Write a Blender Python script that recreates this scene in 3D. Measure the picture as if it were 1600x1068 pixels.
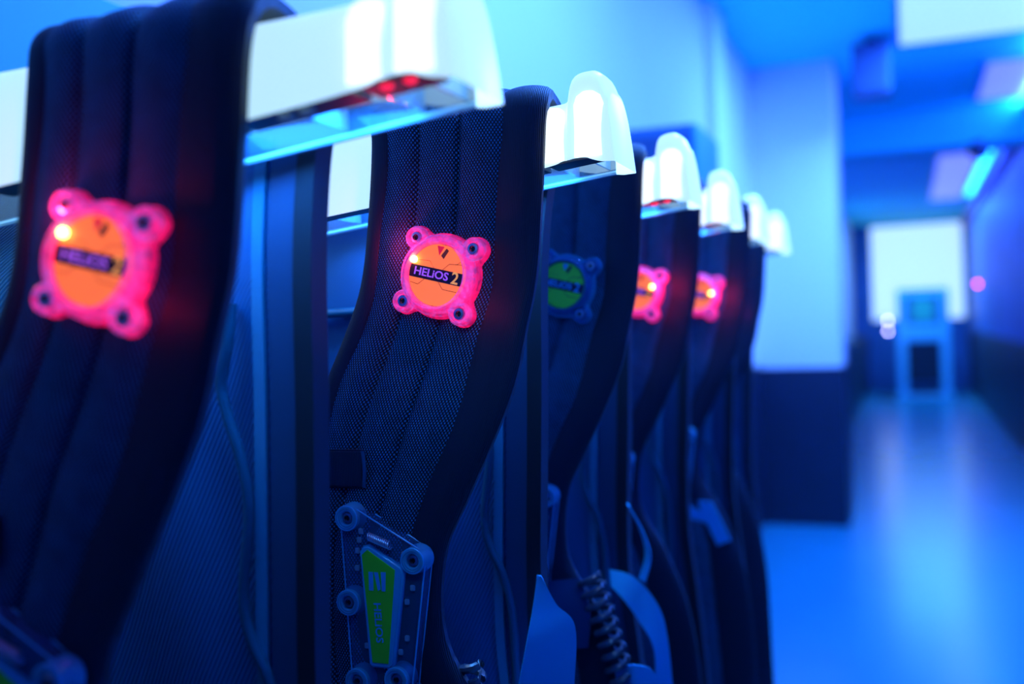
import bpy, bmesh, math, random
from mathutils import Vector, Matrix

# ------------------------------------------------------------------ camera, world, exposure, lights
scene = bpy.context.scene
for o in list(bpy.data.objects):
    bpy.data.objects.remove(o, do_unlink=True)
COL = scene.collection
EYE = 1.40                                   # camera height above the floor
F_PX = 1555.0
ROLL = math.radians(2.1)
YAW = math.atan(621.0 / F_PX)
PITCH = -math.atan(21.0 * math.cos(YAW) / F_PX)

cam_data = bpy.data.cameras.new('camera')
cam_data.sensor_width = 36.0
cam_data.lens = F_PX / 1600.0 * 36.0
cam_data.clip_start = 0.02
cam_data.clip_end = 100
cam_data.dof.use_dof = True
cam_data.dof.focus_distance = 0.925
cam_data.dof.aperture_fstop = 2.2
cam = bpy.data.objects.new('camera', cam_data)
COL.objects.link(cam)
fw = Vector((-math.sin(YAW) * math.cos(PITCH), math.cos(YAW) * math.cos(PITCH), math.sin(PITCH)))
r0 = Vector((math.cos(YAW), math.sin(YAW), 0))
u0 = r0.cross(fw)
R = r0 * math.cos(ROLL) - u0 * math.sin(ROLL)
U = r0 * math.sin(ROLL) + u0 * math.cos(ROLL)
m = Matrix(((R.x, U.x, -fw.x, 0), (R.y, U.y, -fw.y, 0), (R.z, U.z, -fw.z, EYE), (0, 0, 0, 1)))
cam.matrix_world = m
scene.camera = cam

world = bpy.data.worlds.new('world')
scene.world = world
world.use_nodes = True
bg = world.node_tree.nodes['Background']
bg.inputs[0].default_value = (0.02, 0.22, 1.0, 1)
bg.inputs[1].default_value = 0.12

vs = scene.view_settings
vs.view_transform = 'Standard'
vs.look = 'None'
vs.gamma = 1.0
vs.exposure = 0.0
vs.use_curve_mapping = False

def area_light(name, loc, size, power, color, rot=(0, 0, 0)):
    d = bpy.data.lights.new(name, 'AREA')
    d.shape = 'RECTANGLE'
    d.size, d.size_y = size
    d.energy = power
    d.color = color
    o = bpy.data.objects.new(name, d)
    COL.objects.link(o)
    o.location = loc
    o.rotation_euler = rot
    return o

BLUE = (0.062, 0.25, 1.0)
CYAN = (0.03, 0.42, 0.9)
CEIL = EYE + 1.72
# lamps at the ceiling panels built further down, save the last
area_light('ceiling_area_light', (0.05, 2.3, CEIL - 0.07), (0.5, 1.6), 130, BLUE)
area_light('ceiling_area_light', (0.45, 5.9, CEIL - 0.07), (0.9, 1.6), 210, BLUE)
area_light('ceiling_area_light', (0.55, 13.5, CEIL - 0.07), (0.4, 5.0), 45, (0.06, 0.16, 1.0))
area_light('ceiling_area_light', (0.2, 16.9, CEIL - 0.07), (1.0, 0.6), 90, (0.08, 0.38, 1.0))  # added to brighten the far stand, no fixture built for it
# LED strip lying on the ledge along the aisle wall, shining up and across
area_light('ledge_strip_light', (0.89, 8.5, CEIL - 0.045), (0.04, 15.0), 260, (0.045, 0.12, 1.0), (0, math.radians(110), 0))

# ------------------------------------------------------------------ materials
def new_mat(name):
    mt = bpy.data.materials.new(name)
    mt.use_nodes = True
    nt = mt.node_tree
    return mt, nt, nt.nodes['Principled BSDF']

def plain(name, col, rough=0.6, spec=0.5, metal=0.0, emit=None, estr=0.0, noise=0.0, nscale=20.0, bump=0.0, bscale=200.0, alpha=None, sheen=0.0):
    mt, nt, b = new_mat(name)
    b.inputs['Base Color'].default_value = (*col, 1)
    b.inputs['Roughness'].default_value = rough
    b.inputs['Specular IOR Level'].default_value = spec
    b.inputs['Metallic'].default_value = metal
    if sheen:
        b.inputs['Sheen Weight'].default_value = sheen
        b.inputs['Sheen Roughness'].default_value = 0.4
    if emit:
        b.inputs['Emission Color'].default_value = (*emit, 1)
        b.inputs['Emission Strength'].default_value = estr
    if noise:
        tc = nt.nodes.new('ShaderNodeTexCoord')
        n = nt.nodes.new('ShaderNodeTexNoise'); n.inputs['Scale'].default_value = nscale; n.inputs['Detail'].default_value = 5
        nt.links.new(tc.outputs['Object'], n.inputs['Vector'])
        mx = nt.nodes.new('ShaderNodeMix'); mx.data_type = 'RGBA'
        mx.inputs[6].default_value = (*[c * (1 - noise) for c in col], 1)
        mx.inputs[7].default_value = (*[min(1, c * (1 + noise)) for c in col], 1)
        nt.links.new(n.outputs['Fac'], mx.inputs[0])
        nt.links.new(mx.outputs[2], b.inputs['Base Color'])
    if bump:
        tc = nt.nodes.new('ShaderNodeTexCoord')
        n = nt.nodes.new('ShaderNodeTexNoise'); n.inputs['Scale'].default_value = bscale; n.inputs['Detail'].default_value = 3
        nt.links.new(tc.outputs['Object'], n.inputs['Vector'])
        bp = nt.nodes.new('ShaderNodeBump'); bp.inputs['Strength'].default_value = bump; bp.inputs['Distance'].default_value = 0.001
        nt.links.new(n.outputs['Fac'], bp.inputs['Height'])
        nt.links.new(bp.outputs['Normal'], b.inputs['Normal'])
    if alpha is not None:
        b.inputs['Alpha'].default_value = alpha
    return mt

def math_node(nt, op, a, b=None):
    n = nt.nodes.new('ShaderNodeMath'); n.operation = op
    for i, v in enumerate((a, b)):
        if v is None: continue
        if isinstance(v, (int, float)): n.inputs[i].default_value = v
        else: nt.links.new(v, n.inputs[i])
    return n.outputs[0]

def fabric_dots(name, pitch=0.0031, base=(0.004, 0.012, 0.026), dot=(0.028, 0.40, 0.66), skew=True):
    """air-mesh nylon: a hexagonal lattice of raised knots, UV in metres"""
    mt, nt, b = new_mat(name)
    uv = nt.nodes.new('ShaderNodeUVMap')
    sep = nt.nodes.new('ShaderNodeSeparateXYZ'); nt.links.new(uv.outputs[0], sep.inputs[0])
    x = math_node(nt, 'MULTIPLY', sep.outputs[0], 2 * math.pi / pitch)
    y = math_node(nt, 'MULTIPLY', sep.outputs[1], 2 * math.pi / (pitch * 1.5))
    c = math_node(nt, 'MULTIPLY', math_node(nt, 'COSINE', x), math_node(nt, 'COSINE', y))   # +1 on a centred lattice
    ramp = nt.nodes.new('ShaderNodeMapRange')
    ramp.inputs[1].default_value = 0.05; ramp.inputs[2].default_value = 0.75
    nt.links.new(c, ramp.inputs[0])
    mx = nt.nodes.new('ShaderNodeMix'); mx.data_type = 'RGBA'
    mx.inputs[6].default_value = (*base, 1); mx.inputs[7].default_value = (*dot, 1)
    tc = nt.nodes.new('ShaderNodeTexCoord')
    nz = nt.nodes.new('ShaderNodeTexNoise'); nz.inputs['Scale'].default_value = 60
    nt.links.new(tc.outputs['Object'], nz.inputs['Vector'])
    fac = math_node(nt, 'MULTIPLY', ramp.outputs[0], math_node(nt, 'ADD', math_node(nt, 'MULTIPLY', nz.outputs['Fac'], 0.9), 0.45))
    nt.links.new(fac, mx.inputs[0])
    nt.links.new(mx.outputs[2], b.inputs['Base Color'])
    b.inputs['Roughness'].default_value = 0.55
    b.inputs['Specular IOR Level'].default_value = 0.35
    bp = nt.nodes.new('ShaderNodeBump'); bp.inputs['Strength'].default_value = 0.6; bp.inputs['Distance'].default_value = 0.0008
    nt.links.new(c, bp.inputs['Height']); nt.links.new(bp.outputs['Normal'], b.inputs['Normal'])
    return mt

def fabric_twill(name, col, period=0.003, amt=0.45, rough=0.6, slant=0.6):
    mt, nt, b = new_mat(name)
    uv = nt.nodes.new('ShaderNodeUVMap')
    sep = nt.nodes.new('ShaderNodeSeparateXYZ'); nt.links.new(uv.outputs[0], sep.inputs[0])
    d = math_node(nt, 'ADD', sep.outputs[0], math_node(nt, 'MULTIPLY', sep.outputs[1], slant))
    s = math_node(nt, 'SINE', math_node(nt, 'MULTIPLY', d, 2 * math.pi / period))
    f = math_node(nt, 'ADD', math_node(nt, 'MULTIPLY', s, 0.5), 0.5)
    mx = nt.nodes.new('ShaderNodeMix'); mx.data_type = 'RGBA'
    mx.inputs[6].default_value = (*[c * (1 - amt) for c in col], 1); mx.inputs[7].default_value = (*[c * (1 + amt) for c in col], 1)
    nt.links.new(f, mx.inputs[0]); nt.links.new(mx.outputs[2], b.inputs['Base Color'])
    b.inputs['Roughness'].default_value = rough
    bp = nt.nodes.new('ShaderNodeBump'); bp.inputs['Strength'].default_value = 0.4; bp.inputs['Distance'].default_value = 0.0006
    nt.links.new(s, bp.inputs['Height']); nt.links.new(bp.outputs['Normal'], b.inputs['Normal'])
    return mt

def clear_plastic(name, tint, trans=0.55, emit=None, estr=0.0, rough=0.12, emit2=None):
    """moulded polycarbonate: part see-through, part glossy, light of the inner lamp put in as blotchy emission"""
    mt, nt, b = new_mat(name)
    b.inputs['Base Color'].default_value = (*tint, 1)
    b.inputs['Roughness'].default_value = rough
    b.inputs['Specular IOR Level'].default_value = 0.8
    if emit:
        tc = nt.nodes.new('ShaderNodeTexCoord')
        n = nt.nodes.new('ShaderNodeTexNoise'); n.inputs['Scale'].default_value = 110; n.inputs['Detail'].default_value = 2; n.inputs['Distortion'].default_value = 1.2
        nt.links.new(tc.outputs['Object'], n.inputs['Vector'])
        mr = nt.nodes.new('ShaderNodeMapRange'); mr.inputs[1].default_value = 0.3; mr.inputs[2].default_value = 0.7
        mr.inputs[3].default_value = 0.35 * estr; mr.inputs[4].default_value = 1.5 * estr
        nt.links.new(n.outputs['Fac'], mr.inputs[0])
        b.inputs['Emission Color'].default_value = (*emit, 1)
        nt.links.new(mr.outputs[0], b.inputs['Emission Strength'])
        if emit2:  # second glow colour stands in for bluish highlights on the case
            n2 = nt.nodes.new('ShaderNodeTexNoise'); n2.inputs['Scale'].default_value = 75; n2.inputs['Detail'].default_value = 3; n2.inputs['Distortion'].default_value = 2.0
            nt.links.new(tc.outputs['Object'], n2.inputs['Vector'])
            m2 = nt.nodes.new('ShaderNodeMapRange'); m2.inputs[1].default_value = 0.44; m2.inputs[2].default_value = 0.60
            nt.links.new(n2.outputs['Fac'], m2.inputs[0])
            mx = nt.nodes.new('ShaderNodeMix'); mx.data_type = 'RGBA'
            mx.inputs[6].default_value = (*emit, 1); mx.inputs[7].default_value = (*emit2, 1)
            nt.links.new(m2.outputs[0], mx.inputs[0]); nt.links.new(mx.outputs[2], b.inputs['Emission Color'])
    tr = nt.nodes.new('ShaderNodeBsdfTransparent')
    tr.inputs[0].default_value = (*[0.5 + 0.5 * c for c in tint], 1)
    ms = nt.nodes.new('ShaderNodeMixShader'); ms.inputs[0].default_value = trans
    nt.links.new(b.outputs[0], ms.inputs[1]); nt.links.new(tr.outputs[0], ms.inputs[2])
    nt.links.new(ms.outputs[0], nt.nodes['Material Output'].inputs[0])
    return mt

def glassy(name, tint, trans, emit=None, estr=0.0):
    mt, nt, b = new_mat(name)
    b.inputs['Base Color'].default_value = (*tint, 1)
    b.inputs['Roughness'].default_value = 0.06
    b.inputs['IOR'].default_value = 1.42
    b.inputs['Transmission Weight'].default_value = trans
    if emit:
        b.inputs['Emission Color'].default_value = (*emit, 1)
        b.inputs['Emission Strength'].default_value = estr
    tr = nt.nodes.new('ShaderNodeBsdfTransparent')
    tr.inputs[0].default_value = (*[0.5 + 0.5 * c for c in tint], 1)
    ms = nt.nodes.new('ShaderNodeMixShader'); ms.inputs[0].default_value = 0.30
    nt.links.new(b.outputs[0], ms.inputs[1]); nt.links.new(tr.outputs[0], ms.inputs[2])
    nt.links.new(ms.outputs[0], nt.nodes['Material Output'].inputs[0])
    return mt

def glow_mat(name, col, strength):
    mt, nt, b = new_mat(name)
    b.inputs['Base Color'].default_value = (*[min(1, c) for c in col], 1)
    b.inputs['Emission Color'].default_value = (*col, 1)
    b.inputs['Emission Strength'].default_value = strength
    return mt

M = {}
M['wall'] = plain('wall_paint', (0.90, 0.80, 0.80), 0.7, noise=0.04, nscale=3)
M['ledge'] = plain('ledge_light_lilac', (0.75, 0.28, 0.60), 0.5)  # lilac of the ledge light put into the base colour
M['trim_white'] = plain('white_trim_paint', (1.0, 0.95, 0.9), 0.5)
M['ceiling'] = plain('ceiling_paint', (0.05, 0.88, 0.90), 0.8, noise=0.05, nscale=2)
M['wall_blue'] = plain('blue_wall_paint', (0.05, 0.16, 0.48), 0.5, noise=0.5, nscale=2.2)
M['wainscot'] = plain('dark_wainscot_paint', (0.004, 0.014, 0.038), 0.45, noise=0.2, nscale=5)
M['floor'] = plain('polished_floor', (0.015, 0.25, 0.36), 0.24, spec=0.6, noise=0.12, nscale=1.5)
M['rail'] = plain('turquoise_board', (0.10, 0.62, 0.55), 0.5)
M['mesh'] = fabric_dots('air_mesh_fabric')
M['lining'] = fabric_twill('ribbed_lining_fabric', (0.004, 0.135, 0.36), 0.0042, 0.22, 0.5, 0.5)
M['binding'] = fabric_twill('binding_tape', (0.003, 0.017, 0.038), 0.0016, 0.35, 0.6, 0.0)
M['neoprene'] = plain('neoprene_panel', (0.003, 0.06, 0.17), 0.55, bump=0.5, bscale=900, sheen=0.2)
M['piping'] = plain('rubbery_piping', (0.005, 0.12, 0.22), 0.35, bump=0.2)
M['tape'] = fabric_twill('stitched_seam_tape', (0.010, 0.24, 0.45), 0.004, 0.9, 0.55, 4.0)
M['webbing'] = fabric_twill('pale_webbing', (0.015, 0.54, 0.92), 0.0022, 0.14, 0.6, 0.7)
M['webbing_dark'] = fabric_twill('dark_webbing', (0.008, 0.022, 0.05), 0.0018, 0.4, 0.55, 0.0)
M['case_lit'] = clear_plastic('pink_lit_clear_case', (0.55, 0.35, 0.75), 0.50, (1.0, 0.015, 0.17), 0.75, 0.08, (0.36, 0.10, 0.55))
M['flange_lit'] = clear_plastic('pink_lit_flange', (0.6, 0.1, 0.3), 0.15, (1.0, 0.006, 0.12), 0.8, 0.1)
M['case_clear'] = clear_plastic('clear_case', (0.10, 0.45, 0.75), 0.78, rough=0.08)
M['flange_clear'] = clear_plastic('clear_flange', (0.12, 0.72, 0.90), 0.45, rough=0.05)
M['dark_plate'] = plain('dark_backing_plate', (0.002, 0.012, 0.03), 0.3)
M['frame_pale'] = plain('pale_nameplate_frame', (0.06, 0.55, 0.75), 0.25)
M['core_lit'] = plain('pink_light_guide', (0.8, 0.2, 0.4), 0.4, emit=(1.0, 0.01, 0.13), estr=1.15, noise=0.3, nscale=90)
M['core_clear'] = plain('milky_light_guide', (0.06, 0.20, 0.34), 0.3, noise=0.6, nscale=150)
M['label_lit'] = glow_mat('red_lit_label_glow', (1.0, 0.19, 0.045), 0.85)  # green face under red light, put in as an orange glow
M['label_green'] = plain('green_label', (0.22, 1.0, 0.03), 0.35)
M['band'] = plain('dark_label_band', (0.02, 0.012, 0.03), 0.4)
M['letters'] = glow_mat('violet_lettering', (0.33, 0.10, 0.75), 0.75)  # glow put into the print; numeral and red mark likewise
M['letters_pale'] = plain('pale_lettering', (0.06, 0.55, 0.85), 0.4)
M['gold'] = glow_mat('gold_numeral', (0.95, 0.42, 0.10), 0.6)
M['line'] = plain('label_circuit_line', (0.10, 0.03, 0.02), 0.5)
M['mark_red'] = glow_mat('red_label_mark', (0.75, 0.01, 0.06), 0.6)
M['mark_grey'] = plain('olive_label_mark', (0.30, 0.12, 0.04), 0.5)
M['screw'] = plain('steel_screw', (0.45, 0.5, 0.55), 0.3, metal=1.0)
M['hex'] = plain('black_hex_socket', (0.005, 0.006, 0.01), 0.5)
M['led_red'] = glow_mat('red_led', (1.0, 0.015, 0.07), 1.3)
M['led_hot'] = glow_mat('hot_red_led', (1.0, 0.45, 0.12), 14.0)
M['led_white'] = glow_mat('white_led', (0.7, 0.95, 1.0), 12.0)
M['led_off'] = plain('unlit_led', (0.5, 0.55, 0.6), 0.2)
M['pcb'] = plain('dark_circuit_board', (0.015, 0.02, 0.04), 0.4)
M['chip'] = plain('pale_chip', (0.35, 0.45, 0.5), 0.4)
M['spring'] = plain('steel_spring', (0.7, 0.75, 0.8), 0.3, metal=0.6)
M['cable'] = plain('glossy_cable', (0.08, 0.09, 0.12), 0.18, spec=0.9)
M['black'] = plain('black_plastic', (0.008, 0.009, 0.012), 0.4)
M['hanger'] = plain('backlit_milky_plastic', (0.85, 0.9, 0.92), 0.3, emit=(0.50, 0.82, 1.0), estr=1.0)
M['flute_glow'] = glow_mat('hanger_flute_glow', (0.85, 0.97, 1.0), 1.2)
M['skirt'] = clear_plastic('clear_hanger_skirt', (0.03, 0.11, 0.22), 0.5)
M['rim'] = plain('pale_moulded_rim', (0.35, 0.65, 0.85), 0.25)
M['rib'] = clear_plastic('clear_hanger_rib', (0.20, 0.45, 0.75), 0.35, (0.20, 0.5, 1.0), 0.12)  # faint glow put into the ribs
M['cabinet'] = plain('blue_grey_case', (0.02, 0.12, 0.26), 0.5)
M['grille'] = plain('dark_speaker_grille', (0.012, 0.06, 0.16), 0.7)
M['panel_blue'] = glow_mat('blue_white_light_diffuser', (0.40, 0.68, 1.0), 1.0)
M['glow_lilac'] = glow_mat('lilac_ceiling_wash', (0.22, 0.30, 1.0), 0.9)  # lilac light washing the ceiling, put in as glowing panels
M['panel_end'] = glow_mat('bright_window_pane', (0.52, 0.76, 1.0), 1.0)
M['frame_metal'] = plain('painted_fixture_frame', (0.06, 0.40, 0.7), 0.4)
M['stand'] = plain('pale_stand_paint', (0.12, 0.55, 0.85), 0.4)
M['screen'] = plain('teal_screen', (0.05, 0.40, 0.32), 0.3, emit=(0.0, 0.10, 0.14), estr=0.6)
M['led_magenta'] = glow_mat('magenta_led', (0.75, 0.04, 0.9), 22.0)
M['led_lilac'] = glow_mat('lilac_led', (0.5, 0.5, 1.0), 22.0)

# ------------------------------------------------------------------ mesh helpers
CACHE = {}
def link(name, me, parent=None, loc=None, rot=None):
    o = bpy.data.objects.new(name, me)
    COL.objects.link(o)
    if parent is not None: o.parent = parent
    if loc is not None: o.location = loc
    if rot is not None: o.rotation_euler = rot
    return o

def mesh(name, verts, faces, mat, smooth=True, uvs=None):
    me = bpy.data.meshes.new(name)
    me.from_pydata([tuple(v) for v in verts], [], faces)
    if uvs is not None:
        ul = me.uv_layers.new(name='UVMap')
        for lp in me.loops:
            ul.data[lp.index].uv = uvs[lp.vertex_index]
    me.materials.append(mat)
    me.update()
    bm = bmesh.new(); bm.from_mesh(me)
    bmesh.ops.recalc_face_normals(bm, faces=bm.faces)
    bm.to_mesh(me); bm.free()
    if smooth:
        for p in me.polygons: p.use_smooth = True
        try: me.set_sharp_from_angle(angle=math.radians(40))
        except Exception: pass
    return me

def part(name, key, mat, build, parent, loc=None, rot=None, smooth=True):
    """a mesh object; equal keys share mesh data"""
    k = (key, mat.name)
    if k not in CACHE:
        d = build()
        CACHE[k] = mesh(name, d[0], d[1], mat, smooth, d[2] if len(d) > 2 else None)
    return link(name, CACHE[k], parent, loc, rot)

def merge(*ds):
    V, Fc = [], []
    for v, f in ds:
        b = len(V); V += list(v); Fc += [tuple(i + b for i in q) for q in f]
    return V, Fc

def xf(d, mtx):
    return [mtx @ Vector(v) for v in d[0]], d[1]

def box(x0, x1, y0, y1, z0, z1, bev=0.0):
    bm = bmesh.new()
    bmesh.ops.create_cube(bm, size=1)
    for v in bm.verts:
        v.co = Vector(((x0 + x1) / 2 + v.co.x * (x1 - x0), (y0 + y1) / 2 + v.co.y * (y1 - y0), (z0 + z1) / 2 + v.co.z * (z1 - z0)))
    if bev: bmesh.ops.bevel(bm, geom=bm.edges[:], offset=bev, segments=2, affect='EDGES')
    bm.verts.index_update()
    d = [v.co.copy() for v in bm.verts], [tuple(v.index for v in f.verts) for f in bm.faces]
    bm.free()
    return d

def lathe(profile, seg=32, centre=(0, 0, 0)):
    """profile of (radius, height); axis = local +Z"""
    V, Fc = [], []
    n = len(profile)
    for i in range(seg):
        a = 2 * math.pi * i / seg
        for r, h in profile: V.append(Vector((centre[0] + r * math.cos(a), centre[1] + r * math.sin(a), centre[2] + h)))
    for i in range(seg):
        j = (i + 1) % seg
        for k in range(n - 1):
            Fc.append((i * n + k, j * n + k, j * n + k + 1, i * n + k + 1))
    if profile[0][0] > 1e-6: Fc.append(tuple(i * n for i in range(seg)))
    if profile[-1][0] > 1e-6: Fc.append(tuple(i * n + n - 1 for i in range(seg)))
    return V, Fc

def catmull(pts, n):
    """resample a list of equal-length tuples with a Catmull-Rom spline"""
    out = []
    m_ = len(pts) - 1
    for i in range(n):
        u = i / (n - 1) * m_
        k = min(int(u), m_ - 1); t = u - k
        p0 = pts[max(k - 1, 0)]; p1 = pts[k]; p2 = pts[k + 1]; p3 = pts[min(k + 2, m_)]
        out.append(tuple(0.5 * (2 * b + (c - a) * t + (2 * a - 5 * b + 4 * c - d) * t * t + (3 * b - a - 3 * c + d) * t ** 3) for a, b, c, d in zip(p0, p1, p2, p3)))
    return out

def tube(points, r, seg=8, n=None):
    P = [Vector(p) for p in (catmull(points, n) if n else points)]
    V, Fc = [], []
    up = Vector((0.3, 0.9, 0.2)).normalized()
    for i, p in enumerate(P):
        t = (P[min(i + 1, len(P) - 1)] - P[max(i - 1, 0)]).normalized()
        a = t.cross(up)
        if a.length < 1e-4: a = t.cross(Vector((1, 0, 0)))
        a.normalize(); b = t.cross(a)
        up = -b if False else up
        for k in range(seg):
            q = 2 * math.pi * k / seg
            V.append(p + a * (r * math.cos(q)) + b * (r * math.sin(q)))
    for i in range(len(P) - 1):
        for k in range(seg):
            k2 = (k + 1) % seg
            Fc.append((i * seg + k, i * seg + k2, (i + 1) * seg + k2, (i + 1) * seg + k))
    Fc.append(tuple(range(seg))); Fc.append(tuple(range((len(P) - 1) * seg, len(P) * seg)))
    return V, Fc

def sheet(rows, thick, hfun=None, nrm_flip=1):
    """closed cloth shell from a grid of points rows[s][t]; UV in metres"""
    S, T = len(rows), len(rows[0])
    N = []
    for i in range(S):
        nr = []
        for j in range(T):
            ds = rows[min(i + 1, S - 1)][j] - rows[max(i - 1, 0)][j]
            dt = rows[i][min(j + 1, T - 1)] - rows[i][max(j - 1, 0)]
            nr.append(dt.cross(ds).normalized() * nrm_flip)
        N.append(nr)
    V, Fc, UV = [], [], []
    slen = [0.0]
    for i in range(1, S): slen.append(slen[-1] + (rows[i][T // 2] - rows[i - 1][T // 2]).length)
    for side in (0, 1):
        for i in range(S):
            acc = 0.0
            for j in range(T):
                if j: acc += (rows[i][j] - rows[i][j - 1]).length
                h = (hfun(i / (S - 1), j / (T - 1)) if hfun else 0.0)
                V.append(rows[i][j] + N[i][j] * (h if side == 0 else min(h, 0) * 0.3 - thick))
                UV.append((acc, slen[i]))
    def idx(side, i, j): return side * S * T + i * T + j
    for i in range(S - 1):
        for j in range(T - 1):
            Fc.append((idx(0, i, j), idx(0, i, j + 1), idx(0, i + 1, j + 1), idx(0, i + 1, j)))
            Fc.append((idx(1, i, j), idx(1, i + 1, j), idx(1, i + 1, j + 1), idx(1, i, j + 1)))
    for i in range(S - 1):
        for j in (0, T - 1):
            Fc.append((idx(0, i, j), idx(0, i + 1, j), idx(1, i + 1, j), idx(1, i, j)))
    for j in range(T - 1):
        for i in (0, S - 1):
            Fc.append((idx(0, i, j), idx(0, i, j + 1), idx(1, i, j + 1), idx(1, i, j)))
    return V, Fc, UV

def prism(poly, y0, y1, bev=0.0):
    """poly of (x, z), extruded along y from y0 (back) to y1 (front, towards -y)"""
    bm = bmesh.new()
    vs_ = [bm.verts.new((x, y0, z)) for x, z in poly]
    f = bm.faces.new(vs_)
    r = bmesh.ops.extrude_face_region(bm, geom=[f])
    for v in [g for g in r['geom'] if isinstance(g, bmesh.types.BMVert)]: v.co.y = y1
    bmesh.ops.recalc_face_normals(bm, faces=bm.faces)
    if bev:
        es = [e for e in bm.edges if abs(e.verts[0].co.y - y1) < 1e-7 and abs(e.verts[1].co.y - y1) < 1e-7]
        bmesh.ops.bevel(bm, geom=es, offset=bev, segments=3, affect='EDGES')
    bm.verts.index_update()
    d = [v.co.copy() for v in bm.verts], [tuple(v.index for v in f.verts) for f in bm.faces]
    bm.free()
    return d

def text_mesh(body, size, extrude):
    cu = bpy.data.curves.new('lettering_curve', 'FONT')
    cu.body = body; cu.size = size; cu.extrude = extrude; cu.align_x = 'CENTER'; cu.align_y = 'CENTER'
    cu.resolution_u = 3; cu.offset = 0.00022
    o = bpy.data.objects.new('lettering_curve', cu)
    COL.objects.link(o)
    bpy.context.view_layer.update()
    dg = bpy.context.evaluated_depsgraph_get()
    me = bpy.data.meshes.new_from_object(o.evaluated_get(dg))
    bpy.data.objects.remove(o, do_unlink=True)
    V = [v.co.copy() for v in me.vertices]; Fc = [tuple(p.vertices) for p in me.polygons]
    return V, Fc

def tag(o, label, cat=None, group=None, kind=None):
    o['label'] = label
    if cat: o['category'] = cat
    if group: o['group'] = group
    if kind: o['kind'] = kind
    return o

def empty(name, loc):
    o = bpy.data.objects.new(name, None)
    COL.objects.link(o); o.location = loc; o.empty_display_size = 0.05
    return o

def structure(name, d, mat, label, parent=None):
    o = link(name, mesh(name, d[0], d[1], mat, False), parent)
    if parent is None:
        o['kind'] = 'structure'; o['label'] = label
    return o

# ------------------------------------------------------------------ the corridor
WX, RX, YE, YB = -0.98, 1.02, 20.0, -2.5
WZ = EYE - 0.31
structure('floor', box(WX - 0.1, RX + 0.1, YB, YE + 0.1, -0.1, 0.0), M['floor'], 'polished corridor floor reflecting the bright far end')
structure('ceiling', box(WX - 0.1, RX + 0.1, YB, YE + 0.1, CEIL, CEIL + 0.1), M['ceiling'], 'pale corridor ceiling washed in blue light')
structure('wall_left', box(WX - 0.1, WX, YB, YE, 0, CEIL), M['wall'], 'pale wall behind the hanging vests')
structure('wall_right', box(RX, RX + 0.1, YB, YE, 0, CEIL), M['wall_blue'], 'mottled deep blue wall along the aisle')
structure('wall_end', box(WX - 0.1, RX + 0.1, YE, YE + 0.1, 0, CEIL), M['wall_blue'], 'end wall around the bright far window')
structure('wall_back', box(WX - 0.1, RX + 0.1, YB - 0.1, YB, 0, CEIL), M['wainscot'], 'wall closing the corridor behind the viewer')
structure('wall_pilaster', box(WX, -0.43, 7.0, 7.6, 0, CEIL), M['wall'], 'pale pilaster jutting out from the wall beyond the vests')
structure('trim_1', box(WX, WX + 0.02, YB, 7.0, 0, WZ), M['wainscot'], 'dark wainscot below the pale wall')
structure('trim_2', box(WX + 0.02, -0.41, 6.97, 7.63, 0, WZ - 0.02), M['wainscot'], 'dark wainscot around the pilaster')
structure('trim_3', box(RX - 0.02, RX, YB, YE, 0, WZ), M['wainscot'], 'dark wainscot along the aisle wall')
structure('trim_4', box(WX, WX + 0.25, 7.63, YE, 0, WZ - 0.05), M['wainscot'], 'dark low boxing beyond the pilaster')
structure('trim_5', box(WX, RX, 9.0, 9.5, EYE + 1.38, CEIL), M['ceiling'], 'beam crossing the ceiling beyond the pilaster')
structure('trim_6', box(RX - 0.10, RX, YB, YE, CEIL - 0.16, CEIL - 0.06), M['ledge'], 'ledge running along the top of the aisle wall')

structure('trim_7', box(WX, WX + 0.05, 5.40, 5.75, WZ, CEIL), M['trim_white'], 'pale vertical strip on the wall before the pilaster')
# bright window in the end wall
w = structure('window_1', box(-0.66, 0.98, YE - 0.08, YE, EYE - 0.12, CEIL - 0.02), M['frame_metal'], 'bright window at the far end of the corridor')
structure('pane', box(-0.62, 0.94, YE - 0.10, YE - 0.07, EYE - 0.08, CEIL - 0.06), M['panel_end'], '', w)

# turquoise board the hangers are fixed to
o = link('mounting_board', mesh('mounting_board', *box(WX, WX + 0.03, 0.1, 2.9, EYE + 0.10, EYE + 0.445, 0.004), M['rail'], False))
tag(o, 'turquoise board on the wall carrying the row of hangers', 'board')

# ceiling fixtures, and lilac washes of light made as panels
def ceiling_light(loc, sx, sy, mat, label):
    t = empty('ceiling_light', loc)
    tag(t, label, 'ceiling light', 'corridor ceiling lights')
    fr = merge(box(-sx / 2 - 0.03, sx / 2 + 0.03, -sy / 2 - 0.03, -sy / 2, -0.05, 0), box(-sx / 2 - 0.03, sx / 2 + 0.03, sy / 2, sy / 2 + 0.03, -0.05, 0),
               box(-sx / 2 - 0.03, -sx / 2, -sy / 2, sy / 2, -0.05, 0), box(sx / 2, sx / 2 + 0.03, -sy / 2, sy / 2, -0.05, 0))
    link('frame', mesh('frame', *fr, M['frame_metal'], False), t)
    link('diffuser', mesh('diffuser', *box(-sx / 2, sx / 2, -sy / 2, sy / 2, -0.04, -0.005), mat, False), t)
    return t
ceiling_light((0.45, 5.9, CEIL), 0.9, 1.6, M['panel_blue'], 'blue-white ceiling light at the upper right corner')
ceiling_light((0.72, 8.1, CEIL), 0.34, 1.3, M['glow_lilac'], 'small lilac wash of light before the ceiling beam, made as a glowing panel')
ceiling_light((0.55, 13.5, CEIL), 0.4, 5.0, M['glow_lilac'], 'long lilac wash of light beyond the ceiling beam, made as a glowing panel')
ceiling_light((0.05, 2.3, CEIL), 0.5, 1.6, M['panel_blue'], 'blue ceiling light above the row of vests')

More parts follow.
